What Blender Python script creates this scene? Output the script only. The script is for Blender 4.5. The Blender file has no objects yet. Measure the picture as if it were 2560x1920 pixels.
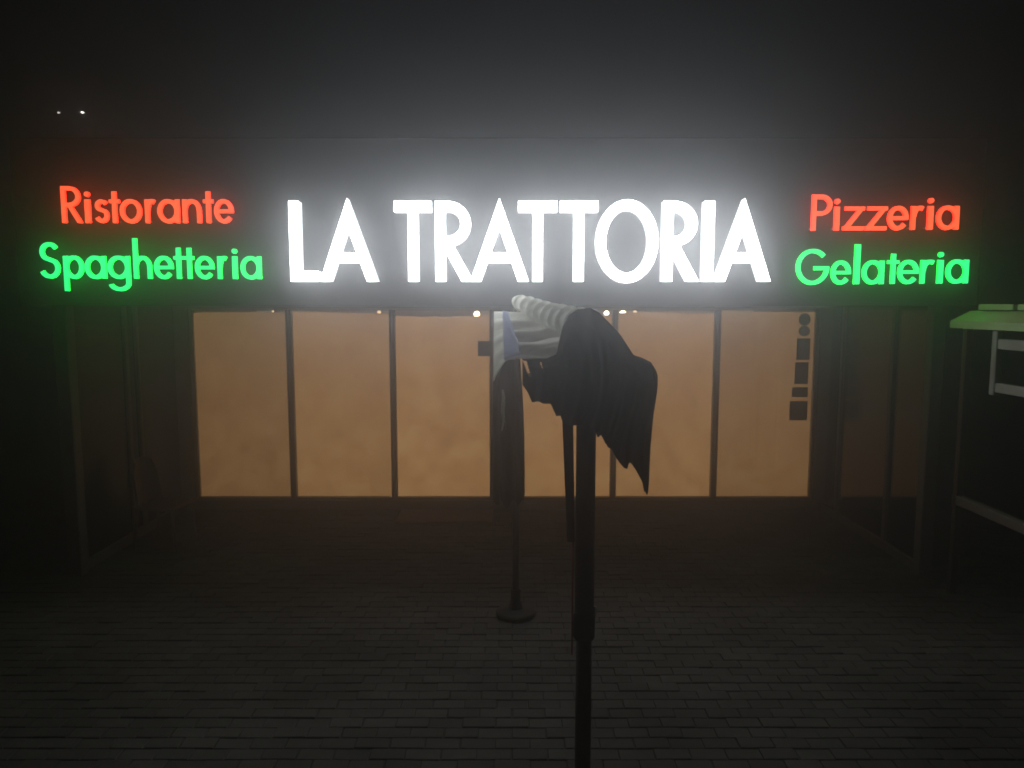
import bpy, math, random
from mathutils import Vector, Matrix, noise as mnoise
from mathutils.geometry import delaunay_2d_cdt
R = math.radians
random.seed(7)
scene = bpy.context.scene
C = scene.collection

# ------------------------------------------------------------------ camera
cam_d = bpy.data.cameras.new('camera')
cam = bpy.data.objects.new('camera', cam_d)
C.objects.link(cam)
cam.location = (0, 0, 2.5)
cam.rotation_euler = (R(84), 0, 0)
cam_d.sensor_width = 36
cam_d.lens = 26.04
cam_d.clip_start = 0.05
cam_d.clip_end = 500
scene.camera = cam

# ------------------------------------------------------------------ night sky, faint added fill light, exposure
world = bpy.data.worlds.new('World')
scene.world = world
world.use_nodes = True
wn, wl = world.node_tree.nodes, world.node_tree.links
sky = wn.new('ShaderNodeTexSky')
sky.sky_type = 'NISHITA'
sky.sun_disc = False
sky.sun_elevation = R(4)
sky.sun_rotation = R(200)
hsv = wn.new('ShaderNodeHueSaturation')
hsv.inputs['Saturation'].default_value = 0.05
wl.new(sky.outputs[0], hsv.inputs['Color'])
wl.new(hsv.outputs[0], wn['Background'].inputs[0])
wn['Background'].inputs[1].default_value = 0.0002

fill_sun_d = bpy.data.lights.new('added_fill', 'SUN')  # weak fill added to lift the open ground evenly
fill_sun_d.energy = 0.002
fill_sun_d.angle = R(20)
fill_sun_d.color = (1.0, 0.96, 0.9)
fill_sun = bpy.data.objects.new('added_fill', fill_sun_d)
C.objects.link(fill_sun)
fill_sun.rotation_euler = (R(50), 0, R(-20))

vs = scene.view_settings
vs.view_transform = 'Standard'
vs.look = 'None'
vs.exposure = 0.0
vs.gamma = 1.0
vs.use_curve_mapping = False
cy = scene.cycles
cy.use_denoising = True
cy.max_bounces = 6
cy.volume_bounces = 1
cy.diffuse_bounces = 3
cy.transparent_max_bounces = 16
cy.caustics_reflective = False
cy.caustics_refractive = False
cy.sample_clamp_indirect = 4.0
cy.filter_width = 1.7

HAZE_DENSITY = 0.046
HAZE_G = 0.90

# ------------------------------------------------------------------ helpers
def link(o, parent=None):
    C.objects.link(o)
    if parent is not None:
        o.parent = parent
    return o

def obj(name, verts, faces, mat, parent=None, smooth=False):
    me = bpy.data.meshes.new(name)
    me.from_pydata([tuple(v) for v in verts], [], faces)
    me.materials.append(mat)
    if smooth:
        me.shade_smooth()
    me.update()
    return link(bpy.data.objects.new(name, me), parent)

def tag(o, label=None, cat=None, group=None, kind=None):
    if label: o['label'] = label
    if cat: o['category'] = cat
    if group: o['group'] = group
    if kind: o['kind'] = kind
    return o

def thing(name, label, cat, loc=(0, 0, 0), rz=0, group=None):
    o = bpy.data.objects.new(name, None)
    o.empty_display_size = 0.1
    C.objects.link(o)
    o.location = loc
    o.rotation_euler = (0, 0, rz)
    return tag(o, label, cat, group)

class MB:
    """collects vertices and faces of one mesh"""
    def __init__(s):
        s.v, s.f = [], []
    def add(s, vs_, fs_):
        n = len(s.v)
        s.v += [Vector(p) for p in vs_]
        s.f += [tuple(i + n for i in f) for f in fs_]
        return s
    def box(s, x0, x1, y0, y1, z0, z1, b=0.0):
        if b <= 0:
            v = [(x, y, z) for z in (z0, z1) for y in (y0, y1) for x in (x0, x1)]
            return s.add(v, [(0, 2, 3, 1), (4, 5, 7, 6), (0, 1, 5, 4), (2, 6, 7, 3), (0, 4, 6, 2), (1, 3, 7, 5)])
        rings = []
        for (zz, i) in ((z0, b), (z0 + b, 0), (z1 - b, 0), (z1, b)):
            X0, X1, Y0, Y1 = x0 + i, x1 - i, y0 + i, y1 - i
            c = b if i == 0 else b * 0.6
            rings.append([(X0 + c, Y0, zz), (X1 - c, Y0, zz), (X1, Y0 + c, zz), (X1, Y1 - c, zz),
                          (X1 - c, Y1, zz), (X0 + c, Y1, zz), (X0, Y1 - c, zz), (X0, Y0 + c, zz)])
        v = [p for r in rings for p in r]
        f = [tuple(range(7, -1, -1)), tuple(range(24, 32))]
        for k in range(3):
            for i in range(8):
                j = (i + 1) % 8
                f.append((k * 8 + i, k * 8 + j, k * 8 + 8 + j, k * 8 + 8 + i))
        return s.add(v, f)
    def lathe(s, prof, cx=0, cy=0, n=20):
        v, f = [], []
        m = len(prof)
        for (r, z) in prof:
            for i in range(n):
                a = 2 * math.pi * i / n
                v.append((cx + r * math.cos(a), cy + r * math.sin(a), z))
        for k in range(m - 1):
            for i in range(n):
                j = (i + 1) % n
                f.append((k * n + i, k * n + j, (k + 1) * n + j, (k + 1) * n + i))
        f.append(tuple(range(n - 1, -1, -1)))
        f.append(tuple((m - 1) * n + i for i in range(n)))
        return s.add(v, f)
    def tube(s, pts, rad, n=10):
        pts = [Vector(p) for p in pts]
        rads = rad if isinstance(rad, (list, tuple)) else [rad] * len(pts)
        v, f = [], []
        up = Vector((0.13, 0.31, 0.94))
        for k, p in enumerate(pts):
            t = (pts[min(k + 1, len(pts) - 1)] - pts[max(k - 1, 0)]).normalized()
            a = t.cross(up)
            if a.length < 1e-3: a = t.cross(Vector((1, 0, 0)))
            a.normalize()
            b = t.cross(a)
            for i in range(n):
                q = 2 * math.pi * i / n
                v.append(p + (a * math.cos(q) + b * math.sin(q)) * rads[k])
        for k in range(len(pts) - 1):
            for i in range(n):
                j = (i + 1) % n
                f.append((k * n + i, k * n + j, (k + 1) * n + j, (k + 1) * n + i))
        f.append(tuple(range(n - 1, -1, -1)))
        f.append(tuple((len(pts) - 1) * n + i for i in range(n)))
        return s.add(v, f)
    def build(s, name, mat, parent=None, smooth=False):
        return obj(name, s.v, s.f, mat, parent, smooth)

def smooth_by_angle(o, deg=40):
    me = o.data
    me.shade_smooth()
    try:
        me.set_sharp_from_angle(angle=R(deg))
    except Exception:
        pass

# ------------------------------------------------------------------ materials
def new_mat(name):
    m = bpy.data.materials.new(name)
    m.use_nodes = True
    m.node_tree.nodes.clear()
    return m, m.node_tree.nodes, m.node_tree.links

def pmat(name, c1, c2=None, rough=0.6, rough2=None, scale=6, metal=0, bump=0.0, bscale=60, spec=0.5, stretch=(1, 1, 1), detail=6):
    m, n, l = new_mat(name)
    out = n.new('ShaderNodeOutputMaterial')
    p = n.new('ShaderNodeBsdfPrincipled')
    l.new(p.outputs[0], out.inputs[0])
    p.inputs['Roughness'].default_value = rough
    p.inputs['Metallic'].default_value = metal
    p.inputs['Specular IOR Level'].default_value = spec
    tc = n.new('ShaderNodeTexCoord')
    mp = n.new('ShaderNodeMapping')
    mp.inputs['Scale'].default_value = stretch
    l.new(tc.outputs['Object'], mp.inputs[0])
    nz = n.new('ShaderNodeTexNoise')
    nz.inputs['Scale'].default_value = scale
    nz.inputs['Detail'].default_value = detail
    l.new(mp.outputs[0], nz.inputs['Vector'])
    cr = n.new('ShaderNodeValToRGB')
    cr.color_ramp.elements[0].position = 0.3
    cr.color_ramp.elements[1].position = 0.7
    cr.color_ramp.elements[0].color = (*c1, 1)
    cr.color_ramp.elements[1].color = (*(c2 or c1), 1)
    l.new(nz.outputs['Fac'], cr.inputs[0])
    l.new(cr.outputs[0], p.inputs['Base Color'])
    if rough2 is not None:
        mr = n.new('ShaderNodeMapRange')
        mr.inputs['From Min'].default_value = 0.3
        mr.inputs['From Max'].default_value = 0.7
        mr.inputs['To Min'].default_value = rough
        mr.inputs['To Max'].default_value = rough2
        l.new(nz.outputs['Fac'], mr.inputs['Value'])
        l.new(mr.outputs[0], p.inputs['Roughness'])
    if bump > 0:
        nb = n.new('ShaderNodeTexNoise')
        nb.inputs['Scale'].default_value = bscale
        nb.inputs['Detail'].default_value = 5
        l.new(mp.outputs[0], nb.inputs['Vector'])
        bm = n.new('ShaderNodeBump')
        bm.inputs['Strength'].default_value = bump
        bm.inputs['Distance'].default_value = 0.01
        l.new(nb.outputs['Fac'], bm.inputs['Height'])
        l.new(bm.outputs[0], p.inputs['Normal'])
    return m

def emat(name, col, strength):
    m, n, l = new_mat(name)
    out = n.new('ShaderNodeOutputMaterial')
    e = n.new('ShaderNodeEmission')
    e.inputs[0].default_value = (*col, 1)
    e.inputs[1].default_value = strength
    l.new(e.outputs[0], out.inputs[0])
    return m

def glass_mat(name, tint=(0.9, 0.92, 0.9), rough=0.02, gain=1.0):
    m, n, l = new_mat(name)
    out = n.new('ShaderNodeOutputMaterial')
    tr = n.new('ShaderNodeBsdfTransparent')
    tr.inputs[0].default_value = (*tint, 1)
    gl = n.new('ShaderNodeBsdfGlossy')
    gl.inputs['Roughness'].default_value = rough
    fr = n.new('ShaderNodeFresnel')
    fr.inputs[0].default_value = 1.5
    mul = n.new('ShaderNodeMath')
    mul.operation = 'MULTIPLY'
    mul.inputs[1].default_value = gain
    mx = n.new('ShaderNodeMixShader')
    l.new(fr.outputs[0], mul.inputs[0])
    l.new(mul.outputs[0], mx.inputs[0])
    l.new(tr.outputs[0], mx.inputs[1])
    l.new(gl.outputs[0], mx.inputs[2])
    l.new(mx.outputs[0], out.inputs[0])
    return m

def cloth_mat(name, c1, c2, trans=0.35, scale=9):
    m, n, l = new_mat(name)
    out = n.new('ShaderNodeOutputMaterial')
    tc = n.new('ShaderNodeTexCoord')
    nz = n.new('ShaderNodeTexNoise')
    nz.inputs['Scale'].default_value = scale
    nz.inputs['Detail'].default_value = 6
    l.new(tc.outputs['Object'], nz.inputs['Vector'])
    cr = n.new('ShaderNodeValToRGB')
    cr.color_ramp.elements[0].position = 0.3
    cr.color_ramp.elements[1].position = 0.7
    cr.color_ramp.elements[0].color = (*c1, 1)
    cr.color_ramp.elements[1].color = (*c2, 1)
    l.new(nz.outputs['Fac'], cr.inputs[0])
    d = n.new('ShaderNodeBsdfDiffuse')
    t = n.new('ShaderNodeBsdfTranslucent')
    l.new(cr.outputs[0], d.inputs[0])
    l.new(cr.outputs[0], t.inputs[0])
    nb = n.new('ShaderNodeTexNoise')
    nb.inputs['Scale'].default_value = 220
    l.new(tc.outputs['Object'], nb.inputs['Vector'])
    bm = n.new('ShaderNodeBump')
    bm.inputs['Strength'].default_value = 0.25
    bm.inputs['Distance'].default_value = 0.004
    l.new(nb.outputs['Fac'], bm.inputs['Height'])
    l.new(bm.outputs[0], d.inputs['Normal'])
    mx = n.new('ShaderNodeMixShader')
    mx.inputs[0].default_value = trans
    l.new(d.outputs[0], mx.inputs[1])
    l.new(t.outputs[0], mx.inputs[2])
    l.new(mx.outputs[0], out.inputs[0])
    return m

def paper_mat(name):
    """brown paper taped behind glass: room light put in as blotchy emission"""
    m, n, l = new_mat(name)
    out = n.new('ShaderNodeOutputMaterial')
    tc = n.new('ShaderNodeTexCoord')
    oi = n.new('ShaderNodeObjectInfo')
    add = n.new('ShaderNodeVectorMath')
    add.operation = 'ADD'
    sc = n.new('ShaderNodeVectorMath')
    sc.operation = 'SCALE'
    sc.inputs['Scale'].default_value = 37.0
    cmb = n.new('ShaderNodeCombineXYZ')
    l.new(oi.outputs['Random'], cmb.inputs[0])
    l.new(oi.outputs['Random'], cmb.inputs[2])
    l.new(cmb.outputs[0], sc.inputs[0])
    l.new(tc.outputs['Object'], add.inputs[0])
    l.new(sc.outputs[0], add.inputs[1])
    n1 = n.new('ShaderNodeTexNoise')
    n1.inputs['Scale'].default_value = 3.4
    n1.inputs['Detail'].default_value = 9
    n1.inputs['Roughness'].default_value = 0.7
    n1.inputs['Distortion'].default_value = 0.15
    l.new(add.outputs[0], n1.inputs['Vector'])
    cr = n.new('ShaderNodeValToRGB')
    e = cr.color_ramp.elements
    e[0].position, e[0].color = 0.25, (0.70, 0.33, 0.13, 1)
    e[1].position, e[1].color = 0.72, (1.0, 0.56, 0.24, 1)
    mid = e.new(0.48)
    mid.color = (0.86, 0.43, 0.17, 1)
    l.new(n1.outputs['Fac'], cr.inputs[0])
    # dark smudges
    n2 = n.new('ShaderNodeTexNoise')
    n2.inputs['Scale'].default_value = 5.5
    n2.inputs['Detail'].default_value = 8
    n2.inputs['Roughness'].default_value = 0.7
    l.new(add.outputs[0], n2.inputs['Vector'])
    mr = n.new('ShaderNodeMapRange')
    mr.inputs['From Min'].default_value = 0.58
    mr.inputs['From Max'].default_value = 0.70
    mr.inputs['To Min'].default_value = 1.0
    mr.inputs['To Max'].default_value = 0.72
    l.new(n2.outputs['Fac'], mr.inputs['Value'])
    mul = n.new('ShaderNodeVectorMath')
    mul.operation = 'SCALE'
    l.new(cr.outputs[0], mul.inputs[0])
    l.new(mr.outputs[0], mul.inputs['Scale'])
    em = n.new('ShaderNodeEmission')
    em.inputs[1].default_value = PAPER  # emission stands in for lamplight coming through the paper
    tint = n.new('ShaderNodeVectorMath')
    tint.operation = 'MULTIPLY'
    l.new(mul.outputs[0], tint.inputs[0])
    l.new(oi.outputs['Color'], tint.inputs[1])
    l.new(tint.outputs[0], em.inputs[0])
    df = n.new('ShaderNodeBsdfDiffuse')
    df.inputs[0].default_value = (0.3, 0.2, 0.12, 1)
    ad = n.new('ShaderNodeAddShader')
    l.new(em.outputs[0], ad.inputs[0])
    l.new(df.outputs[0], ad.inputs[1])
    l.new(ad.outputs[0], out.inputs[0])
    return m

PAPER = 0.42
WHITE_L, RED_L, GREEN_L = 11.5, 1.0, 1.0
M = {}
M['ground'] = pmat('asphalt_ground', (0.035, 0.035, 0.036), (0.06, 0.058, 0.055), 0.9, scale=2.5, bump=0.4)
M['bed'] = pmat('joint_sand', (0.05, 0.047, 0.043), (0.07, 0.066, 0.06), 0.95, scale=12, bump=0.4)
def paver_mat():
    m = pmat('concrete_paver', (0.078, 0.075, 0.07), (0.115, 0.11, 0.104), 0.75, 0.9, scale=14, bump=0.5, bscale=130)
    n, l = m.node_tree.nodes, m.node_tree.links
    p = [x for x in n if x.type == 'BSDF_PRINCIPLED'][0]
    src = p.inputs['Base Color'].links[0].from_socket
    g = n.new('ShaderNodeNewGeometry')
    mr = n.new('ShaderNodeMapRange')
    mr.inputs['To Min'].default_value = 0.8
    mr.inputs['To Max'].default_value = 1.15
    oi = n.new('ShaderNodeObjectInfo')
    ad = n.new('ShaderNodeMath')
    ad.operation = 'ADD'
    fr = n.new('ShaderNodeMath')
    fr.operation = 'FRACT'
    l.new(g.outputs['Random Per Island'], ad.inputs[0])
    l.new(oi.outputs['Random'], ad.inputs[1])
    l.new(ad.outputs[0], fr.inputs[0])
    l.new(fr.outputs[0], mr.inputs['Value'])
    sn = n.new('ShaderNodeTexNoise')            # stains that run across many pavers
    sn.inputs['Scale'].default_value = 0.9
    sn.inputs['Detail'].default_value = 8
    sn.inputs['Roughness'].default_value = 0.65
    l.new(g.outputs['Position'], sn.inputs['Vector'])
    sr = n.new('ShaderNodeMapRange')
    sr.inputs['From Min'].default_value = 0.35
    sr.inputs['From Max'].default_value = 0.65
    sr.inputs['To Min'].default_value = 0.6
    sr.inputs['To Max'].default_value = 1.25
    l.new(sn.outputs['Fac'], sr.inputs['Value'])
    sm_ = n.new('ShaderNodeMath')
    sm_.operation = 'MULTIPLY'
    l.new(mr.outputs[0], sm_.inputs[0])
    l.new(sr.outputs[0], sm_.inputs[1])
    vm = n.new('ShaderNodeVectorMath')
    vm.operation = 'SCALE'
    l.new(src, vm.inputs[0])
    l.new(sm_.outputs[0], vm.inputs['Scale'])
    l.new(vm.outputs[0], p.inputs['Base Color'])
    return m
M['paver'] = paver_mat()
M['slab'] = pmat('terrace_slab', (0.028, 0.028, 0.03), (0.045, 0.045, 0.048), 0.55, 0.8, scale=3, bump=0.25, bscale=40)
M['fascia'] = pmat('fascia_sheet', (0.03, 0.0305, 0.032), (0.038, 0.038, 0.039), 0.7, 0.85, scale=2.0, bump=0.08, bscale=8)
M['roof'] = pmat('roof_felt', (0.03, 0.03, 0.03), (0.05, 0.05, 0.05), 0.9, scale=4)
M['ceiling'] = pmat('ceiling_board', (0.05, 0.047, 0.042), (0.07, 0.065, 0.06), 0.8, scale=3)
M['post'] = pmat('post_paint', (0.16, 0.14, 0.12), (0.22, 0.19, 0.165), 0.5, 0.7, scale=7, bump=0.1)
M['frame'] = pmat('window_frame_paint', (0.028, 0.022, 0.018), (0.05, 0.036, 0.026), 0.45, 0.6, scale=8)
M['room'] = pmat('room_plaster', (0.5, 0.36, 0.22), (0.55, 0.4, 0.26), 0.9, scale=2)
M['glass'] = glass_mat('window_glass')
M['side_glass'] = glass_mat('side_glass', (0.72, 0.74, 0.73), 0.05, 1.0)
M['left_glass'] = glass_mat('dull_side_glass', (0.45, 0.45, 0.44), 0.30, 0.25)  # darker and rougher, with weaker reflection than the right side
M['sticker'] = pmat('dark_sticker', (0.02, 0.018, 0.017), (0.035, 0.03, 0.03), 0.6, scale=20)
M['mat'] = pmat('coir_mat', (0.30, 0.20, 0.13), (0.42, 0.30, 0.2), 0.95, scale=30, bump=0.8, bscale=200)
M['paper'] = paper_mat('glowing_paper')
M['rail'] = pmat('pale_rail_paint', (0.36, 0.36, 0.34), (0.46, 0.45, 0.43), 0.4, 0.6, scale=6, bump=0.08)
M['green_glow_board'] = pmat('board_paint_green_glow', (0.40, 0.60, 0.28), (0.52, 0.72, 0.38), 0.35, 0.5, scale=5, bump=0.08)  # pale paint with the sign's green light tinted into the colour
M['canvas'] = cloth_mat('pale_canvas', (0.85, 0.85, 0.78), (0.92, 0.92, 0.85), 0.3)
M['blue_film'] = cloth_mat('blue_plastic_film', (0.66, 0.70, 0.90), (0.74, 0.78, 0.95), 0.65, 14)
M['film_edge'] = cloth_mat('white_film_edge', (0.7, 0.7, 0.8), (0.8, 0.8, 0.9), 0.4)
M['dark_cloth'] = cloth_mat('dark_cloth', (0.08, 0.066, 0.06), (0.11, 0.09, 0.083), 0.3, 5)
M['metal'] = pmat('dark_mast_metal', (0.12, 0.11, 0.10), (0.16, 0.148, 0.138), 0.55, 0.65, scale=9)
M['red_tape'] = pmat('red_strap_webbing', (0.20, 0.045, 0.04), (0.28, 0.07, 0.05), 0.8, scale=30)
M['chrome'] = pmat('bright_clip_metal', (0.7, 0.7, 0.68), (0.8, 0.8, 0.78), 0.25, metal=1.0)
M['concrete'] = pmat('base_concrete', (0.035, 0.034, 0.034), (0.05, 0.05, 0.05), 0.85, scale=10, bump=0.4)
M['chair'] = pmat('chair_plastic', (0.16, 0.075, 0.055), (0.2, 0.09, 0.07), 0.5, scale=5)
M['white_face'] = emat('white_led_face', (0.96, 0.99, 1.0), WHITE_L)
M['white_side'] = emat('white_led_side', (0.93, 0.985, 1.0), WHITE_L * 0.14)
M['red_face'] = emat('red_led_face', (1.6, 0.18, 0.065), RED_L)
M['red_side'] = emat('red_led_side', (5.0, 0.09, 0.035), RED_L)
M['green_face'] = emat('green_led_face', (0.05, 1.6, 0.38), GREEN_L)
M['green_side'] = emat('green_led_side', (0.02, 3.6, 0.20), GREEN_L)
M['faint_bulb'] = emat('faint_warm_bulb', (1.0, 0.66, 0.36), 1.6)
M['bulb'] = emat('warm_bulb', (1.0, 0.72, 0.42), 14)
M['far_bulb'] = emat('cool_street_bulb', (1.0, 0.95, 0.82), 16)
M['far_bulb_dim'] = emat('dim_street_bulb', (1.0, 0.95, 0.85), 4)

# ------------------------------------------------------------------ ground and paving
g = MB().add([(-58, -14, -0.05), (58, -14, -0.05), (58, 64, -0.05), (-58, 64, -0.05)], [(0, 1, 2, 3)]).build('ground', M['ground'])
tag(g, kind='structure')
pav = MB().box(-8, 8, 0.2, 8.925, -0.046, -0.008).build('pavement', M['bed'])
tag(pav, kind='structure')
PX, PY, GAP = 0.20, 0.105, 0.005
def paver_shape():
    a, b, c = (PX - GAP) / 2, (PY - GAP) / 2, 0.004
    v = [(-a, -b, -0.03), (a, -b, -0.03), (a, b, -0.03), (-a, b, -0.03),
         (-a, -b, -c), (a, -b, -c), (a, b, -c), (-a, b, -c),
         (-a + c, -b + c, 0), (a - c, -b + c, 0), (a - c, b - c, 0), (-a + c, b - c, 0)]
    f = [(8, 9, 10, 11)]
    for k in (0, 4):
        for i in range(4):
            j = (i + 1) % 4
            f.append((k + i, k + j, k + 4 + j, k + 4 + i))
    return v, f
pv, pf = paver_shape()
spots = []
row, y = 0, 0.35
while y < 8.87:
    off = (row % 2) * PX / 2
    x = -7.7 + off
    while x < 7.7:
        spots.append((x + random.uniform(-.003, .003), y + random.uniform(-.002, .002)))
        x += PX
    y += PY
    row += 1
vis = [s for s in spots if s[1] > 3.68 and abs(s[0]) < 0.62 * s[1] + 0.1]
vis.sort(key=lambda s: s[0] ** 2 + s[1] ** 2)
near = set(vis[:300])
paver_me = None
stuff = MB()
for s in spots:
    tz, rx, ry, rz = random.uniform(-.004, .003), random.gauss(0, .014), random.gauss(0, .008), random.gauss(0, .010)
    mtx = Matrix.Translation((s[0], s[1], tz)) @ Matrix.Rotation(rz, 4, 'Z') @ Matrix.Rotation(rx, 4, 'X') @ Matrix.Rotation(ry, 4, 'Y')
    if s in near:
        if paver_me is None:
            paver_me = bpy.data.meshes.new('paver')
            paver_me.from_pydata(pv, [], pf)
            paver_me.materials.append(M['paver'])
        o = bpy.data.objects.new('paver', paver_me)
        link(o, pav)
        o.matrix_local = mtx
    else:
        stuff.add([mtx @ Vector(p) for p in pv], pf)
so = stuff.build('paver_field', M['paver'], pav)
tag(so, kind='stuff')
fl = MB().box(-4.4, 4.1, 8.928, 12.2, -0.045, 0.0).build('terrace_floor', M['slab'])
tag(fl, kind='structure')

# ------------------------------------------------------------------ restaurant pavilion
YB = 9.0            # shopfront plane
XL, XR = -4.06, 3.84
pv_ = thing('restaurant_pavilion', 'flat-roofed restaurant front with dark fascia above six papered glass doors', 'building', (0, 7.8, 0))
def part(mb, name, mat, parent=pv_):
    # coordinates are given in the world, the thing stands at its own base
    base = parent.matrix_world.translation if parent is pv_ else Vector((0, 0, 0))
    mb.v = [v - Vector((0, 7.8, 0)) for v in mb.v]
    return mb.build(name, mat, parent)
# fascia
part(MB().box(-4.36, 4.12, 6.60, 6.64, 2.50, 3.95, 0.004), 'fascia_panel', M['fascia'])
part(MB().box(-4.35, 4.11, 6.645, 6.9, 2.53, 3.90), 'fascia_beam', M['roof'])
part(MB().box(-4.36, 4.12, 6.645, 6.95, 3.902, 3.94, .004), 'coping', M['roof'])
part(MB().box(-4.35, 4.11, 6.905, 12.3, 2.75, 3.0), 'roof', M['roof'])
part(MB().box(-4.34, 4.10, 6.905, 8.9, 2.56, 2.6), 'ceiling', M['ceiling'])
part(MB().box(-4.34, 4.10, 8.905, 9.12, 2.468, 2.74), 'lintel', M['frame'])
# front corner posts
for (px, w) in ((XL, .065), (XR, .06)):
    part(MB().box(px - w, px + w, 6.66, 6.66 + 2 * w, 0, 2.53, .008), 'post', M['post'])
# room behind the shopfront
part(MB().box(-4.3, 4.06, 12.1, 12.2, 0.004, 2.55), 'room_back_wall', M['room'])
part(MB().box(-4.3, -4.15, 9.13, 12.09, 0.004, 2.55), 'room_side_wall', M['room'])
part(MB().box(3.92, 4.06, 9.13, 12.09, 0.004, 2.55), 'room_side_wall', M['room'])
part(MB().box(-4.3, 4.06, 9.13, 12.09, 2.56, 2.6), 'room_ceiling', M['room'])
# shopfront: sill rail, jambs, six leaves
part(MB().box(-4.15, 3.92, 8.94, 9.07, 0.004, 0.115, .006), 'sill_rail', M['frame'])
part(MB().box(-4.28, -3.905, 8.95, 9.1, 0.116, 2.466, .006), 'jamb', M['frame'])
part(MB().box(3.715, 4.06, 8.95, 9.1, 0.116, 2.466, .006), 'jamb', M['frame'])
part(MB().box(-0.235, 0.02, 8.95, 9.1, 0.116, 2.466, .006), 'centre_post', M['frame'])
leaf = [(-3.90, -2.70), (-2.70, -1.452), (-1.452, -0.238), (0.023, 1.248), (1.248, 2.49), (2.49, 3.71)]
for i, (a, b) in enumerate(leaf):
    fw = 0.034
    mb = MB()
    mb.box(a + .002, a + fw, 8.96, 9.05, 0.12, 2.462)
    mb.box(b - fw, b - .002, 8.96, 9.05, 0.12, 2.462)
    mb.box(a + fw + .001, b - fw - .001, 8.96, 9.05, 0.12, 0.145)
    mb.box(a + fw + .001, b - fw - .001, 8.96, 9.05, 2.45, 2.462)
    d = part(mb, 'glass_door', M['frame'])
    mb = MB().box(a + fw + .001, b - fw - .001, 9.0, 9.008, 0.146, 2.449)
    part(mb, 'pane', M['glass'], d)
    # sheet of brown paper taped behind the glass, with a waved top edge
    n, zt = 24, [2.418, 2.425, 2.385, 2.385, 2.415, 2.44][i]
    v, f = [], []
    for k in range(n + 1):
        x = a + fw + .004 + (b - a - 2 * fw - .008) * k / n
        t = k / n
        z = zt + .012 * math.sin(3.1 * t + i * 1.7) + .006 * mnoise.noise((x * 5, i, 0))
        for (yy, zz) in ((9.022, .15), (9.022, z), (9.026, z), (9.026, .15)):
            v.append((x, yy + .004 * math.sin(x * 7 + i), zz))
    for k in range(n):
        for q in range(4):
            r_ = (q + 1) % 4
            f.append((k * 4 + q, k * 4 + 4 + q, k * 4 + 4 + r_, k * 4 + r_))
    f += [(0, 1, 2, 3), (n * 4 + 3, n * 4 + 2, n * 4 + 1, n * 4)]
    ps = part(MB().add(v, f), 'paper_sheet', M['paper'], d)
    b_ = [.62, .86, 1.02, 1.0, .92, .66][i]          # brightness set per sheet, imitating lamps over the middle doors
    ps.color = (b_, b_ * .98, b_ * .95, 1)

# glazed side walls
def side_wall(x, sgn, posts, glass, name_posts, zt=2.5):
    ys = [6.80] + posts + [8.93]
    for p in posts:
        part(MB().box(x - .03, x + .03, p - .035, p + .035, .10, zt, .006), 'side_mullion', M['post'])
    part(MB().box(x - .035, x + .035, 6.80, 8.93, .004, .098, .006), 'bottom_rail', M['post'])
    part(MB().box(x - .035, x + .035, 6.80, 8.93, zt + .002, zt + .055), 'top_rail', M['frame'])
    for a, b in zip(ys[:-1], ys[1:]):
        part(MB().box(x - .004, x + .004, a + .036, b - .036, .100, zt), 'side_pane', glass)
side_wall(XL, -1, [7.75, 7.98], M['left_glass'], 2)
side_wall(XR, 1, [7.42, 8.55], M['side_glass'], 2)

# ------------------------------------------------------------------ lit sign letters
def rect(x0, y0, x1, y1):
    return [[(x0, y0), (x1, y0), (x1, y1), (x0, y1)]]
def ring(cx, cy_, rx, ry, w, a0=0, a1=360, n=40):
    n = max(6, int(n * abs(a1 - a0) / 360))
    out = []
    for i in range(n):
        t0, t1 = R(a0 + (a1 - a0) * i / n), R(a0 + (a1 - a0) * (i + 1) / n)
        q = []
        for (t, k) in ((t0, 0), (t1, 0), (t1, 1), (t0, 1)):
            q.append((cx + (rx - w * k) * math.cos(t), cy_ + (ry - w * k) * math.sin(t)))
        out.append(q)
    return out
def path(pts, w):
    out = []
    P_ = [Vector(p) for p in pts]
    nn = []
    for i in range(len(P_)):
        t = (P_[min(i + 1, len(P_) - 1)] - P_[max(i - 1, 0)]).normalized()
        nn.append(Vector((-t.y, t.x)))
    for i in range(len(P_) - 1):
        out.append([tuple(P_[i] - nn[i] * w / 2), tuple(P_[i + 1] - nn[i + 1] * w / 2), tuple(P_[i + 1] + nn[i + 1] * w / 2), tuple(P_[i] + nn[i] * w / 2)])
    return out
def disc(cx, cy_, r, n=20):
    return [[(cx + r * math.cos(2 * math.pi * i / n), cy_ + r * math.sin(2 * math.pi * i / n)) for i in range(n)]]
def s_path(W, Hh, w):
    r1x, r1y = W * .46 - w / 2, Hh * .265 - w / 2 + w * .02
    r2x, r2y = W * .5 - w / 2, Hh * .5 - r1y - w / 2
    c1, c2 = (W * .52, Hh - w / 2 - r1y), (W * .5, w / 2 + r2y)
    pts = []
    for i in range(17):
        t = R(28 + (232 - 28) * i / 16)
        pts.append((c1[0] + r1x * math.cos(t), c1[1] + r1y * math.sin(t)))
    for i in range(19):
        t = R(52 - (52 + 158) * i / 18)
        pts.append((c2[0] + r2x * math.cos(t), c2[1] + r2y * math.sin(t)))
    return pts
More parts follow.
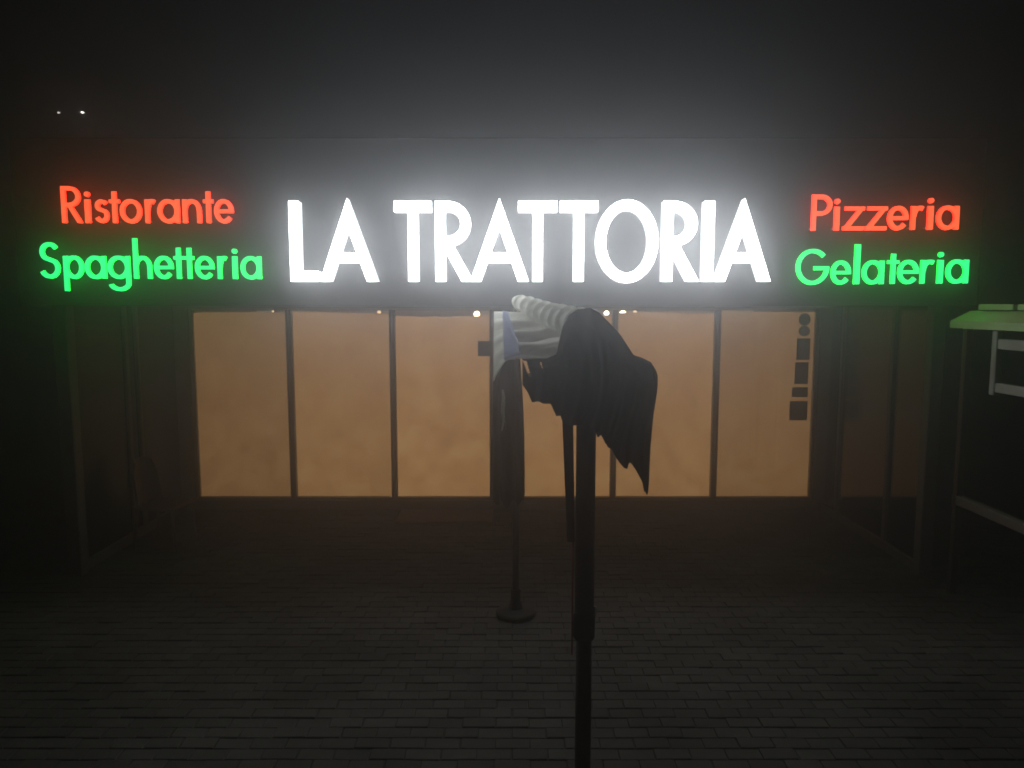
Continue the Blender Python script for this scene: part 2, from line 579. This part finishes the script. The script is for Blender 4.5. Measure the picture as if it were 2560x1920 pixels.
def glyph(ch, W, cap, xh, w):
    """polygons of one geometric sans letter: width W, cap height, x height, stroke w"""
    ov = w * .10
    ry = xh / 2 + ov
    if ch == 'L': return rect(0, 0, w, cap) + rect(0, 0, W, w * 1.02)
    if ch == 'I' : return rect(0, 0, W, cap)
    if ch == 'T': return rect(0, cap - w * 1.05, W, cap) + rect(W / 2 - w / 2, 0, W / 2 + w / 2, cap)
    if ch == 'A':
        top, fo, m = cap * 1.035, w * 1.06, W / 2
        iy = top * (1 - fo / m)
        P_ = [[(0, 0), (fo, 0), (m, iy), (m, top)], [(W, 0), (m, top), (m, iy), (W - fo, 0)]]
        y0, y1 = cap * .235, cap * .235 + w * 1.0
        ix = lambda yy: m * yy / top
        return P_ + [[(ix(y0) + fo * .3, y0), (W - ix(y0) - fo * .3, y0), (W - ix(y1) - fo * .3, y1), (ix(y1) + fo * .3, y1)]]
    if ch in 'RP':
        h = cap * (.56 if ch == 'R' else .58)
        br = h / 2
        bw = W * (.93 if ch == 'R' else 1.0)
        rx = min(br * 1.05, bw - w)
        o = rect(0, 0, w, cap) + rect(0, cap - w, bw - rx, cap) + rect(0, cap - h, bw - rx, cap - h + w)
        o += ring(bw - rx, cap - br, rx, br, w, -90, 90)
        if ch == 'R':
            o.append([(W - w * 1.18, 0), (W, 0), (bw - rx + w * .35, cap - h + w * .5), (bw - rx - w * .75, cap - h + w * .5)])
        return o
    if ch == 'O': return ring(W / 2, cap / 2, W / 2, cap / 2 + w * .14, w, n=64)
    if ch == 'G':
        o = ring(W * .5, cap / 2, W * .5, cap / 2 + w * .1, w, 42, 352, n=56)
        return o + rect(W * .54, cap * .41, W * .995, cap * .41 + w * .95)
    if ch == 'S': return path(s_path(W, cap, w), w)
    if ch == 's': return path(s_path(W, xh, w * .95), w * .95)
    if ch == 'i': return rect(0, 0, W, xh) + disc(W / 2, xh + w * 1.28, w * .62)
    if ch == 'l': return rect(0, 0, W, cap * 1.13)
    if ch == 't':
        return rect(W / 2 - w / 2, 0, W / 2 + w / 2, cap * .855) + rect(0, xh - w * .85, W, xh)
    if ch == 'o': return ring(W / 2, xh / 2, W / 2, ry, w)
    if ch == 'r': return rect(0, 0, w, xh) + ring(w * .15 + W * .55, xh * .52, W * .55, xh * .50, w, 62, 178)
    if ch == 'a': return ring(W / 2 - ov, xh / 2, W / 2 - ov * .3, ry, w) + rect(W - w, 0, W, xh)
    if ch == 'p': return ring(W / 2 + ov, xh / 2, W / 2 - ov * .3, ry, w) + rect(0, -cap * .345, w, xh)
    if ch == 'g':
        o = ring(W / 2 - ov, xh / 2, W / 2 - ov * .3, ry, w) + rect(W - w, -cap * .12, W, xh)
        return o + ring(W / 2, -cap * .12, W / 2, cap * .225, w, -168, 0)
    if ch in 'nh':
        o = rect(0, 0, w, xh if ch == 'n' else cap * 1.115) + rect(W - w, 0, W, xh * .52)
        return o + ring(W / 2, xh * .5, W / 2, xh * .5 + ov, w, 0, 180)
    if ch == 'e':
        return ring(W / 2, xh / 2, W / 2, ry, w, 4, 322) + rect(w * .5, xh * .5 - w * .42, W - w * .02, xh * .5 + w * .42)
    if ch == 'z':
        k = w * .9
        return rect(W * .08, xh - k, W * .97, xh) + rect(0, 0, W * .95, k) + [[(0, k * .3), (w * 1.25, k * .3), (W * .97, xh - k * .3), (W * .97 - w * 1.25, xh - k * .3)]]
    return rect(0, 0, W, xh)

def letter(ch, x0, x1, zb, cap, xh, w, yf, depth, mats, parent, label):
    polys = glyph(ch, x1 - x0, cap, xh, w)
    vs_, fs_ = [], []
    for p in polys:
        k = len(vs_)
        area = sum(p[i][0] * p[(i + 1) % len(p)][1] - p[(i + 1) % len(p)][0] * p[i][1] for i in range(len(p)))
        if area < 0: p = p[::-1]
        vs_ += [Vector(q) for q in p]
        fs_.append(list(range(k, k + len(p))))
    ov_, oe, of, _, _, src = delaunay_2d_cdt(vs_, [], fs_, 1, 1e-5)
    tris = [f for f, s in zip(of, src) if len(s)]
    # face sheet (slightly proud), then return and back
    pl = parent.location
    fr = [(x0 + v.x - pl.x, yf - pl.y, zb + v.y - pl.z) for v in ov_]
    cnt = {}
    for t in tris:
        for i in range(len(t)):
            e = (t[i], t[(i + 1) % len(t)])
            cnt[e] = cnt.get(e, 0) + 1
    bound = [e for e in cnt if (e[1], e[0]) not in cnt]
    nv = len(fr)
    bk = [(p[0], p[1] + depth, p[2]) for p in fr]
    sides = [(e[1], e[0], nv + e[0], nv + e[1]) for e in bound] + [tuple(nv + i for i in reversed(t[::-1])) for t in tris]
    body = obj('letter', fr + bk, sides, mats[1], parent)
    body['label'] = label
    lip = .004
    fv = [(p[0], p[1] - lip, p[2]) for p in fr]
    k = len(fv)
    ff = [tuple(t) for t in tris] + [(e[1], e[0], k + e[0], k + e[1]) for e in bound]
    obj('letter_face', fv + [(p[0], p[1] + lip - .0005, p[2]) for p in fv], ff, mats[0], body)
    return body

def sign(name, word_letters, cap, xh, w, yf, depth, mats, label, colour, loc):
    t = thing(name, label, 'sign', loc)
    ins = .004 if xh < .3 else 0
    for (ch, x0, x1, zb) in word_letters:
        letter(ch, x0 + ins, x1 - ins, zb, cap, xh, w, yf, depth, mats, t, '%s lit letter %s' % (colour, ch))
    # stand-off studs that hold the letters to the fascia
    for k, (ch, x0, x1, zb) in enumerate(word_letters):
        xm = x0 + w * .5 if ch in 'LIRPpnhrilT' else x1 - w * .5
        if ch in 'Tt': xm = (x0 + x1) / 2
        if ch == 'A': xm = x0 + w * .8
        if ch in 'oOeGSsz': xm = (x0 + x1) / 2
        z_ = zb + w * .5 - loc[2]
        MB().tube([(xm - loc[0], yf + depth - loc[1], z_), (xm - loc[0], 6.605 - loc[1], z_)], .006, 6).build('stud', M['metal'], t)
    return t

RIST = [('R', -3.883, -3.702, 3.215), ('i', -3.683, -3.632, 3.215), ('s', -3.601, -3.474, 3.215), ('t', -3.472, -3.378, 3.215), ('o', -3.382, -3.19, 3.215), ('r', -3.165, -3.056, 3.215), ('a', -3.056, -2.864, 3.215), ('n', -2.842, -2.676, 3.215), ('t', -2.663, -2.571, 3.215), ('e', -2.57, -2.399, 3.215)]
SPAG = [('S', -4.107, -3.925, 2.739), ('p', -3.897, -3.72, 2.739), ('a', -3.71, -3.523, 2.738), ('g', -3.513, -3.316, 2.738), ('h', -3.289, -3.127, 2.737), ('e', -3.113, -2.94, 2.737), ('t', -2.94, -2.850, 2.737), ('t', -2.847, -2.757, 2.736), ('e', -2.757, -2.584, 2.736), ('r', -2.561, -2.456, 2.735), ('i', -2.432, -2.384, 2.735), ('a', -2.36, -2.175, 2.734)]
PIZZ = [('P', 2.582, 2.763, 3.15), ('i', 2.778, 2.828, 3.152), ('z', 2.853, 3.051, 3.153), ('z', 3.049, 3.247, 3.154), ('e', 3.239, 3.423, 3.156), ('r', 3.44, 3.574, 3.157), ('i', 3.582, 3.636, 3.158), ('a', 3.662, 3.859, 3.159)]
GELA = [('G', 2.465, 2.76, 2.687), ('e', 2.769, 2.949, 2.689), ('l', 2.97, 3.025, 2.69), ('a', 3.043, 3.238, 2.691), ('t', 3.259, 3.365, 2.693), ('e', 3.35, 3.539, 2.694), ('r', 3.549, 3.693, 2.695), ('i', 3.695, 3.749, 2.696), ('a', 3.772, 3.97, 2.698)]
TRAT = [('L', -1.914, -1.671, 2.713), ('A', -1.661, -1.162, 2.713), ('T', -1.011, -0.693, 2.713), ('R', -0.66, -0.332, 2.713), ('A', -0.36, 0.144, 2.713), ('T', 0.054, 0.388, 2.713), ('T', 0.412, 0.738, 2.713), ('O', 0.722, 1.259, 2.713), ('R', 1.299, 1.616, 2.713), ('I', 1.65, 1.738, 2.713), ('A', 1.75, 2.237, 2.713)]
sign('illuminated_sign', TRAT, .682, .45, .086, 6.47, .10, (M['white_face'], M['white_side']), 'large glowing white capital letters LA TRATTORIA in the middle of the fascia', 'white', (.16, 6.58, 2.71))
sign('illuminated_sign', RIST, .310, .198, .0345, 6.50, .022, (M['red_face'], M['red_side']), 'glowing red word Ristorante at the upper left of the fascia', 'red', (-3.14, 6.58, 3.21))
sign('illuminated_sign', SPAG, .312, .195, .0345, 6.50, .022, (M['green_face'], M['green_side']), 'glowing green word Spaghetteria at the lower left of the fascia', 'green', (-3.14, 6.58, 2.73))
sign('illuminated_sign', PIZZ, .304, .200, .0355, 6.50, .022, (M['red_face'], M['red_side']), 'glowing red word Pizzeria at the upper right of the fascia', 'red', (3.22, 6.58, 3.15))
sign('illuminated_sign', GELA, .303, .203, .0355, 6.50, .022, (M['green_face'], M['green_side']), 'glowing green word Gelateria at the lower right of the fascia', 'green', (3.22, 6.58, 2.69))

# ------------------------------------------------------------------ small lamps hung inside, just behind the glass tops
lamp_spots = [(-0.44, 9.3, 2.40, .036, 'round warm bulb shining over the third door left of the dark parasol'),
              (1.385, 9.3, 2.40, .044, 'brightest round warm bulb over the door right of the dark parasol'),
              (1.20, 9.45, 2.41, .031, 'small warm bulb close to the right edge of the dark parasol'),
              (1.62, 9.8, 2.42, .026, 'faint warm bulb at the right end of the lamp row'),
              (-1.66, 9.3, 2.425, .024, 'small warm bulb at the top of the second papered door'),
              (-3.02, 9.4, 2.435, .014, 'faintest warm bulb at the top of the leftmost papered door')]
for (x, y, z, r, lab) in lamp_spots:
    t = thing('ceiling_lamp', lab, 'lamp', (x, y, 2.56), 0, 'small warm lamps behind the door tops')
    MB().lathe([(.03, -.004), (.03, -.02), (.008, -.03), (.008, z - 2.56 + r * .9)], n=12).build('lamp_stem', M['metal'], t)
    pr = [(max(.001, r * math.sin(math.pi * k / 10)), z - 2.56 - r * math.cos(math.pi * k / 10)) for k in range(11)]
    MB().lathe(pr, n=16).build('bulb', M['bulb'] if r > .03 else M['faint_bulb'], t, True)

# ------------------------------------------------------------------ stickers on the doors, doormat
YS = 8.997
def sticker(shape, x, z, w, h, lab, group='dark stickers on the right door'):
    if shape == 'disc':
        n = 28
        v = [(w / 2 * math.cos(2 * math.pi * i / n), yy, h / 2 * math.sin(2 * math.pi * i / n)) for yy in (-.0015, .0015) for i in range(n)]
        f = [tuple(range(n)), tuple(range(2 * n - 1, n - 1, -1))] + [(i, n + i, n + (i + 1) % n, (i + 1) % n) for i in range(n)]
        o = obj('window_sticker', v, f, M['sticker'])
    else:
        o = MB().box(-w / 2, w / 2, -.0015, .0015, -h / 2, h / 2).build('window_sticker', M['sticker'])
    o.location = (x, YS, z)
    return tag(o, lab, 'sticker', group)
k = 9.0 / 9.28
for sh, x, z, w, h, lab in [('disc', 3.652, 2.335, .15, .155, 'round dark sticker, topmost of the column on the rightmost door'),
                            ('disc', 3.653, 2.190, .145, .13, 'lower round dark sticker, second from the top on the rightmost door'),
                            ('box', 3.650, 1.965, .168, .27, 'tall dark sticker just below the two round ones on the rightmost door'),
                            ('box', 3.640, 1.662, .17, .275, 'second tall dark sticker, fourth from the top on the rightmost door'),
                            ('box', 3.628, 1.422, .20, .125, 'flat wide dark sticker, fifth from the top on the rightmost door'),
                            ('box', 3.620, 1.185, .225, .245, 'squarish dark sticker, lowest of the column on the rightmost door')]:
    sticker(sh, x * k, 2.5 + (z - 2.5) * k, w * k, h * k, lab)
sticker('box', -.338, 2.5 - .529 * k, .155, .185, 'square dark sticker alone beside the pale parasol cover', None)
dm = MB().box(-.56, .56, -.26, .26, 0, .022, .006).build('doormat', M['mat'])
dm.location = (-.79, 8.60, .006)
tag(dm, 'low brown doormat in front of the third papered door', 'doormat')

# ------------------------------------------------------------------ far parasol: closed canopy column, pale cover flung over its tilted head
fp = thing('patio_parasol', 'closed parasol with pale pleated cover over its head, on round concrete base', 'parasol', (0.03, 5.8, 0))
MB().lathe([(.16, .002), (.16, .03), (.15, .042), (.06, .065), (.045, .12), (.04, .125), (.04, .22)], n=28).build('base', M['concrete'], fp, False)
MB().lathe([(.026, .10), (.026, 2.30)], n=14).build('pole', M['metal'], fp, True)
# closed canopy: pleated hanging column
v, f = [], []
nz_, na = 26, 72
for i in range(nz_ + 1):
    t = i / nz_
    z = 2.22 - 1.27 * t
    r0 = .085 + .03 * math.sin(min(1, t * 1.6) * math.pi * .5) + .012 * t
    for j in range(na):
        a = 2 * math.pi * j / na
        pl = .012 * math.sin(a * 9 + 1.2 * math.sin(t * 4)) * (.4 + t)
        jag = (.05 * mnoise.noise((math.cos(a) * 2, math.sin(a) * 2, 3)) + .03 * math.sin(a * 9)) * (t ** 6)
        v.append((-.065 + (r0 + pl) * math.cos(a), (r0 + pl) * math.sin(a), z + jag))
for i in range(nz_):
    for j in range(na):
        j2 = (j + 1) % na
        f.append((i * na + j, (i + 1) * na + j, (i + 1) * na + j2, i * na + j2))
f.append(tuple(range(na)))
obj('closed_canopy', v, f, M['dark_cloth'], fp, True)
MB().tube([(-.10, -.135, 1.86), (-.095, -.14, 1.80), (-.10, -.138, 1.70), (-.095, -.142, 1.62), (-.108, -.138, 1.54)], [.008, .011, .012, .009, .006], 8).build('tie_tape', M['canvas'], fp, True)
# pale rolled top: tapering pleated roll from the tip down into the dark parasol
def pleated_roll(p0, p1, r0, r1, pleats, amp, n=60, m=28, sag=.02):
    p0, p1 = Vector(p0), Vector(p1)
    t_ = (p1 - p0).normalized()
    a_ = t_.cross(Vector((0, 0, 1))).normalized()
    b_ = a_.cross(t_)
    v, f = [], []
    for i in range(n + 1):
        t = i / n
        cap = min(1, math.sqrt(max(0, 1 - (1 - min(1, t / .10)) ** 2))) if t < .10 else 1
        c = p0.lerp(p1, t) - Vector((0, 0, sag * math.sin(math.pi * t)))
        saw = (t * pleats) % 1.0
        r = (r0 + (r1 - r0) * t) + amp * (saw ** 2.2 - .5 + .25 * mnoise.noise((t * 11, 3, 1))) * min(1, t * 3)
        for j in range(m):
            q = 2 * math.pi * j / m
            rr = max(.002, r * cap * (1 + .05 * mnoise.noise((t * 5, math.cos(q) * 1.3, math.sin(q) * 1.3))))
            v.append(c + (a_ * math.cos(q) + b_ * math.sin(q)) * rr + t_ * .03 * math.sin(q) * t)
    for i in range(n):
        for j in range(m):
            j2 = (j + 1) % m
            f.append((i * m + j, i * m + j2, (i + 1) * m + j2, (i + 1) * m + j))
    f.append(tuple(range(m - 1, -1, -1)))
    f.append(tuple(n * m + j for j in range(m)))
    return v, f
v, f = pleated_roll((-.010, .43, 2.552), (.50, -.50, 2.37), .058, .110, 9.0, .034, n=140, m=36)
obj('cover_roll', v, f, M['canvas'], fp, True)
# pale cover body: cloth sloping towards the viewer with long horizontal folds, hanging front edge
v, f = [], []
nu, nv_ = 80, 90
for i in range(nu + 1):
    u = i / nu
    for j in range(nv_ + 1):
        t = j / nv_
        x = -.165 + .66 * u - .015 * (1 - t)
        z = 2.462 - .365 * t ** 1.1 + .012 * (1 - u) * (1 - t)
        y = .40 - .80 * t ** .8
        # rounded back ridge
        if t < .12: z -= .03 * (1 - t / .12) ** 2
        fold = .018 * math.sin(t * 26 + u * 2.2 + 1.5 * mnoise.noise((u * 2, t * 3, 1))) * (.3 + t) * (.35 + .65 * min(1, u * 2.5))
        fold += .014 * mnoise.noise((u * 3.2, t * 9, 5))
        fold += .020 * (abs(math.sin(t * 15 + 1.1 * u + 2.0 * mnoise.noise((u * 1.5, t * 2, 8)))) ** .5 - .6) * min(1, u * 4) * min(1, t * 3)
        y -= fold * .6
        z += fold * .8
        # left end wraps round the column top and comes to a point
        e = max(0, 1 - u / .16)
        y += .10 * e ** 2
        z -= .16 * e ** 1.5 * t ** 2
        v.append((x, y, z))
for i in range(nu):
    for j in range(nv_):
        a = i * (nv_ + 1) + j
        f.append((a, a + nv_ + 1, a + nv_ + 2, a + 1))
co = obj('cover', v, f, M['canvas'], fp, True)
sm = co.modifiers.new('thickness', 'SOLIDIFY')
sm.thickness = .004
# blue plastic film triangle hanging at the left end of the cover
tri = [(-.090, .14, 2.43), (-.072, -.385, 2.085), (.052, -.405, 2.125), (-.05, .13, 2.425)]
def film(p, off, th):
    n_ = (Vector(p[1]) - Vector(p[0])).cross(Vector(p[2]) - Vector(p[0])).normalized()
    if n_.y > 0: n_ = -n_
    a = [Vector(q) + n_ * off for q in p]
    b = [q - n_ * th for q in a]
    m_ = len(p)
    return a + b, [tuple(range(m_)), tuple(range(2 * m_ - 1, m_ - 1, -1))] + [(i, m_ + i, m_ + (i + 1) % m_, (i + 1) % m_) for i in range(m_)]
v, f = film(tri, .045, .003)
bf = obj('blue_film', v, f, M['blue_film'], fp)
edge = film(tri, .048, .0)[0][:4]
MB().tube([edge[1], edge[2]], [.018, .012], 8).build('film_hem', M['film_edge'], bf, True)
MB().tube([edge[2], edge[2].lerp(edge[3], .35)], [.009, .003], 8).build('film_hem', M['film_edge'], bf, True)

# ------------------------------------------------------------------ near parasol: dark collapsed canopy hanging from a tall mast
npz = thing('patio_parasol', 'near dark parasol with collapsed ragged canopy hanging from a tall mast', 'parasol', (.375, 3.7, 0))
MB().lathe([(.042, .004), (.042, .86)], n=18).build('lower_mast', M['metal'], npz, True)
MB().lathe([(.050, .78), (.057, .79), (.057, .90), (.050, .92)], n=18).build('mast_sleeve', M['metal'], npz, True)
MB().lathe([(.050, .87), (.050, 2.36), (.02, 2.42)], n=18).build('upper_mast', M['metal'], npz, True)
MB().lathe([(.052, .003), (.052, .05), (.043, .055)], n=20).build('ground_socket', M['metal'], npz)
cl = MB()
cl.box(.046, .058, -.05, -.03, .915, .965, .003)
cl.build('clip', M['chrome'], npz)
MB().box(-.066, -.060, -.03, .02, .70, 1.62, .001).build('red_strap', M['red_tape'], npz)

OX = .375
top_pts = [(0.052, 2.238), (0.174, 2.241), (0.225, 2.262), (0.252, 2.40), (0.281, 2.454), (0.324, 2.484), (0.389, 2.492), (0.432, 2.47), (0.487, 2.416), (0.542, 2.357), (0.608, 2.257), (0.652, 2.243), (0.696, 2.221), (0.718, 2.183), (0.728, 2.12)]
bot_pts = [(0.05, 2.112), (0.077, 2.079), (0.099, 2.03), (0.125, 2.036), (0.153, 2.022), (0.186, 2.03), (0.192, 2.019), (0.219, 1.958), (0.247, 1.958), (0.253, 1.92), (0.307, 1.916), (0.414, 1.886), (0.432, 1.842), (0.445, 1.862), (0.454, 1.846), (0.477, 1.801), (0.507, 1.779), (0.533, 1.727), (0.559, 1.697), (0.581, 1.685), (0.592, 1.715), (0.607, 1.704), (0.633, 1.667), (0.664, 1.607), (0.676, 1.554), (0.690, 1.554), (0.699, 1.65), (0.703, 1.95), (0.716, 2.06), (0.728, 2.11)]
def interp(pts, x):
    if x <= pts[0][0]: return pts[0][1]
    for (a, b) in zip(pts[:-1], pts[1:]):
        if x <= b[0]:
            return a[1] + (b[1] - a[1]) * (x - a[0]) / max(1e-6, b[0] - a[0])
    return pts[-1][1]
nx, nt = 150, 36
v, f = [], []
x0, x1 = .052, .728
for side in (0, 1):
    for i in range(nx + 1):
        x = x0 + (x1 - x0) * i / nx
        zt_, zb_ = interp(top_pts, x), interp(bot_pts, x)
        ex = math.sqrt(max(0.0, 1 - abs(2 * i / nx - 1) ** 3))
        for j in range(nt + 1):
            t = j / nt
            z = zt_ + (zb_ - zt_) * t
            body = (.16 * math.exp(-((z - 2.2) / .22) ** 2) + .045) * ex
            shut = math.sqrt(min(1, t / .16)) if t < .16 else 1
            d = body * shut
            pl = .030 * math.sin(x * 62 + 2.2 * math.sin(z * 5) + 1.7 * mnoise.noise((x * 4, z * 3, 2))) * min(1, t * 2.5) * ex
            pl += .02 * mnoise.noise((x * 7, z * 5, 9 + side)) * shut * ex
            yy = (-d if side == 0 else d * .8) + pl * (1 if side == 0 else .9)
            if side == 1 and j == 0: yy = -0.0 + pl
            v.append((x - OX, yy, z))
N = (nx + 1) * (nt + 1)
for side in (0, 1):
    for i in range(nx):
        for j in range(nt):
            a = side * N + i * (nt + 1) + j
            q = (a, a + 1, a + nt + 2, a + nt + 1)
            f.append(q if side == 0 else q[::-1])
for i in range(nx):
    a, b = i * (nt + 1), (i + 1) * (nt + 1)
    f.append((a, b, N + b, N + a))
for i in (0, nx):
    for j in range(nt):
        a = i * (nt + 1) + j
        f.append((a, a + 1, N + a + 1, N + a))
# two open slits between the folds, left of the mast
def in_slit(c):
    x, z = c.x + OX, c.z
    for (xa, za, xb, zb, w_) in ((.062, 2.232, .086, 2.160, .010), (.142, 2.226, .158, 2.176, .006)):
        t = (z - za) / (zb - za)
        if 0 <= t <= 1 and abs(x - (xa + (xb - xa) * t)) < w_ * (1.05 - .5 * t): return True
    return False
f = [q for q in f if not in_slit(sum((Vector(v[k]) for k in q), Vector()) / len(q))]
dc = obj('collapsed_canopy', v, f, M['dark_cloth'], npz, True)
mb = MB()
st = [(.252, 1.96), (.307, 1.96), (.322, 1.30), (.283, 1.30)]
sv = [(x - OX, yy, z) for yy in (-.012, .0) for (x, z) in st]
mb.add(sv, [(0, 3, 2, 1), (4, 5, 6, 7), (0, 1, 5, 4), (1, 2, 6, 5), (2, 3, 7, 6), (3, 0, 4, 7)])
mb.build('hanging_strap', M['dark_cloth'], npz)

# ------------------------------------------------------------------ railing frame of the neighbouring terrace on the right
rf = thing('terrace_railing', 'pale railing frame with green-lit top beam at the right edge', 'railing', (3.82, 5.3, 0))
def rpart(name, x0, x1, y0, y1, z0, z1, mat='rail', b=.006):
    return MB().box(x0, x1, y0 - 5.3, y1 - 5.3, z0, z1, b).build(name, M[mat], rf)
cs = [(-.07, 2.315), (.13, 2.315), (.13, 2.455), (.10, 2.462), (-.07, 2.375)]
tb = MB().add([(x, y_ - 5.3, z) for y_ in (3.8, 6.36) for (x, z) in cs], [tuple(range(5)), tuple(range(9, 4, -1))] + [(i, 5 + i, 5 + (i + 1) % 5, (i + 1) % 5) for i in range(5)])
tb.build('top_beam', M['green_glow_board'], rf)
rpart('upper_board', .06, .12, 3.8, 5.72, 2.468, 2.515, 'green_glow_board')
rpart('upper_board', .06, .12, 5.77, 6.2, 2.468, 2.515, 'green_glow_board')
rpart('rail', -.025, .025, 3.8, 5.79, 2.165, 2.245)
rpart('rail', -.025, .025, 3.8, 5.79, 1.825, 1.90)
rpart('rail', .0, .07, 3.8, 6.3, .80, .88, 'post')
for yy in (4.3, 6.26):
    rpart('post', .0, .06, yy - .03, yy + .03, .004, 2.31, 'frame')
rpart('short_post', -.03, .03, 5.795, 5.855, 1.80, 2.31)

# ------------------------------------------------------------------ chair by the left glass wall
ch = thing('terrace_chair', 'reddish-brown plastic chair beside the left glass wall', 'chair', (-3.62, 7.55, 0), R(84))
def chair():
    v, f = [], []
    nu_, nv2 = 12, 10
    for th in (0, .018):
        for i in range(nu_ + 1):
            u = i / nu_ * 2 - 1
            for j in range(nv2 + 1):
                t = j / nv2
                wv = .22 - .03 * t - .05 * max(0, t - .75) * 4 * abs(u) ** 3
                v.append((u * wv, .20 + .06 * t - .05 * u * u + th, .47 + .46 * t - .04 * abs(u) ** 4 * t))
    n1 = (nu_ + 1) * (nv2 + 1)
    for s_ in (0, 1):
        for i in range(nu_):
            for j in range(nv2):
                a = s_ * n1 + i * (nv2 + 1) + j
                q = (a, a + nv2 + 1, a + nv2 + 2, a + 1)
                f.append(q if s_ == 0 else q[::-1])
    for i in range(nu_):
        for j in (0, nv2):
            a, b = i * (nv2 + 1) + j, (i + 1) * (nv2 + 1) + j
            f.append((a, b, n1 + b, n1 + a))
    for i in (0, nu_):
        for j in range(nv2):
            a = i * (nv2 + 1) + j
            f.append((a, a + 1, n1 + a + 1, n1 + a))
    obj('backrest', v, f, M['chair'], ch, True)
    MB().box(-.22, .22, -.22, .21, .43, .455, .01).build('seat', M['chair'], ch)
    for (sx, sy) in ((-1, -1), (1, -1), (-1, 1), (1, 1)):
        MB().tube([(sx * .19, sy * .19, .43), (sx * .215, sy * .225, .003)], [.018, .014], 8).build('leg', M['chair'], ch, True)
chair()

# ------------------------------------------------------------------ two distant street lamps far behind in the haze
def street_lamp(x, y, z, mat, lab, r):
    t = thing('street_lamp', lab, 'street lamp', (x, y, -.05), 0, 'distant street lamps')
    MB().lathe([(.14, 0), (.12, .8), (.08, .85), (.05, z - .2)], n=12).build('pole', M['metal'], t, True)
    MB().tube([(0, 0, z - .25), (0, -.12, z + .02), (0, -.5, z + .2), (0, -.9, z + .22)], [.05, .045, .04, .035], 8).build('arm', M['metal'], t, True)
    hd = MB().box(-.16, .16, -1.35, -.8, z + .15, z + .28, .03).build('lamp_head', M['metal'], t)
    pr = [(max(.002, r * math.sin(math.pi * q / 8)), z + .12 - r * .7 * math.cos(math.pi * q / 8)) for q in range(9)]
    MB().lathe(pr, 0, -1.1, 14).build('bulb', mat, hd, True)
street_lamp(-22.46, 41.1, 12.5, M['far_bulb'], 'brighter of two distant street lamps above the red lettering', .08)
street_lamp(-23.70, 41.1, 12.5, M['far_bulb_dim'], 'fainter left one of two distant street lamps in the dark sky', .07)

# ------------------------------------------------------------------ foggy night air
hz = MB().box(-59, 59, -15, 65, -1.05, 13.6).build('haze', M['metal'])
tag(hz, kind='stuff')
hm, hn, hl = new_mat('fog')
ho = hn.new('ShaderNodeOutputMaterial')
hv = hn.new('ShaderNodeVolumePrincipled')
hv.inputs['Color'].default_value = (0.87, 0.885, 0.935, 1)
hv.inputs['Density'].default_value = HAZE_DENSITY
hv.inputs['Anisotropy'].default_value = HAZE_G
hl.new(hv.outputs[0], ho.inputs['Volume'])
hz.data.materials.clear()
hz.data.materials.append(hm)
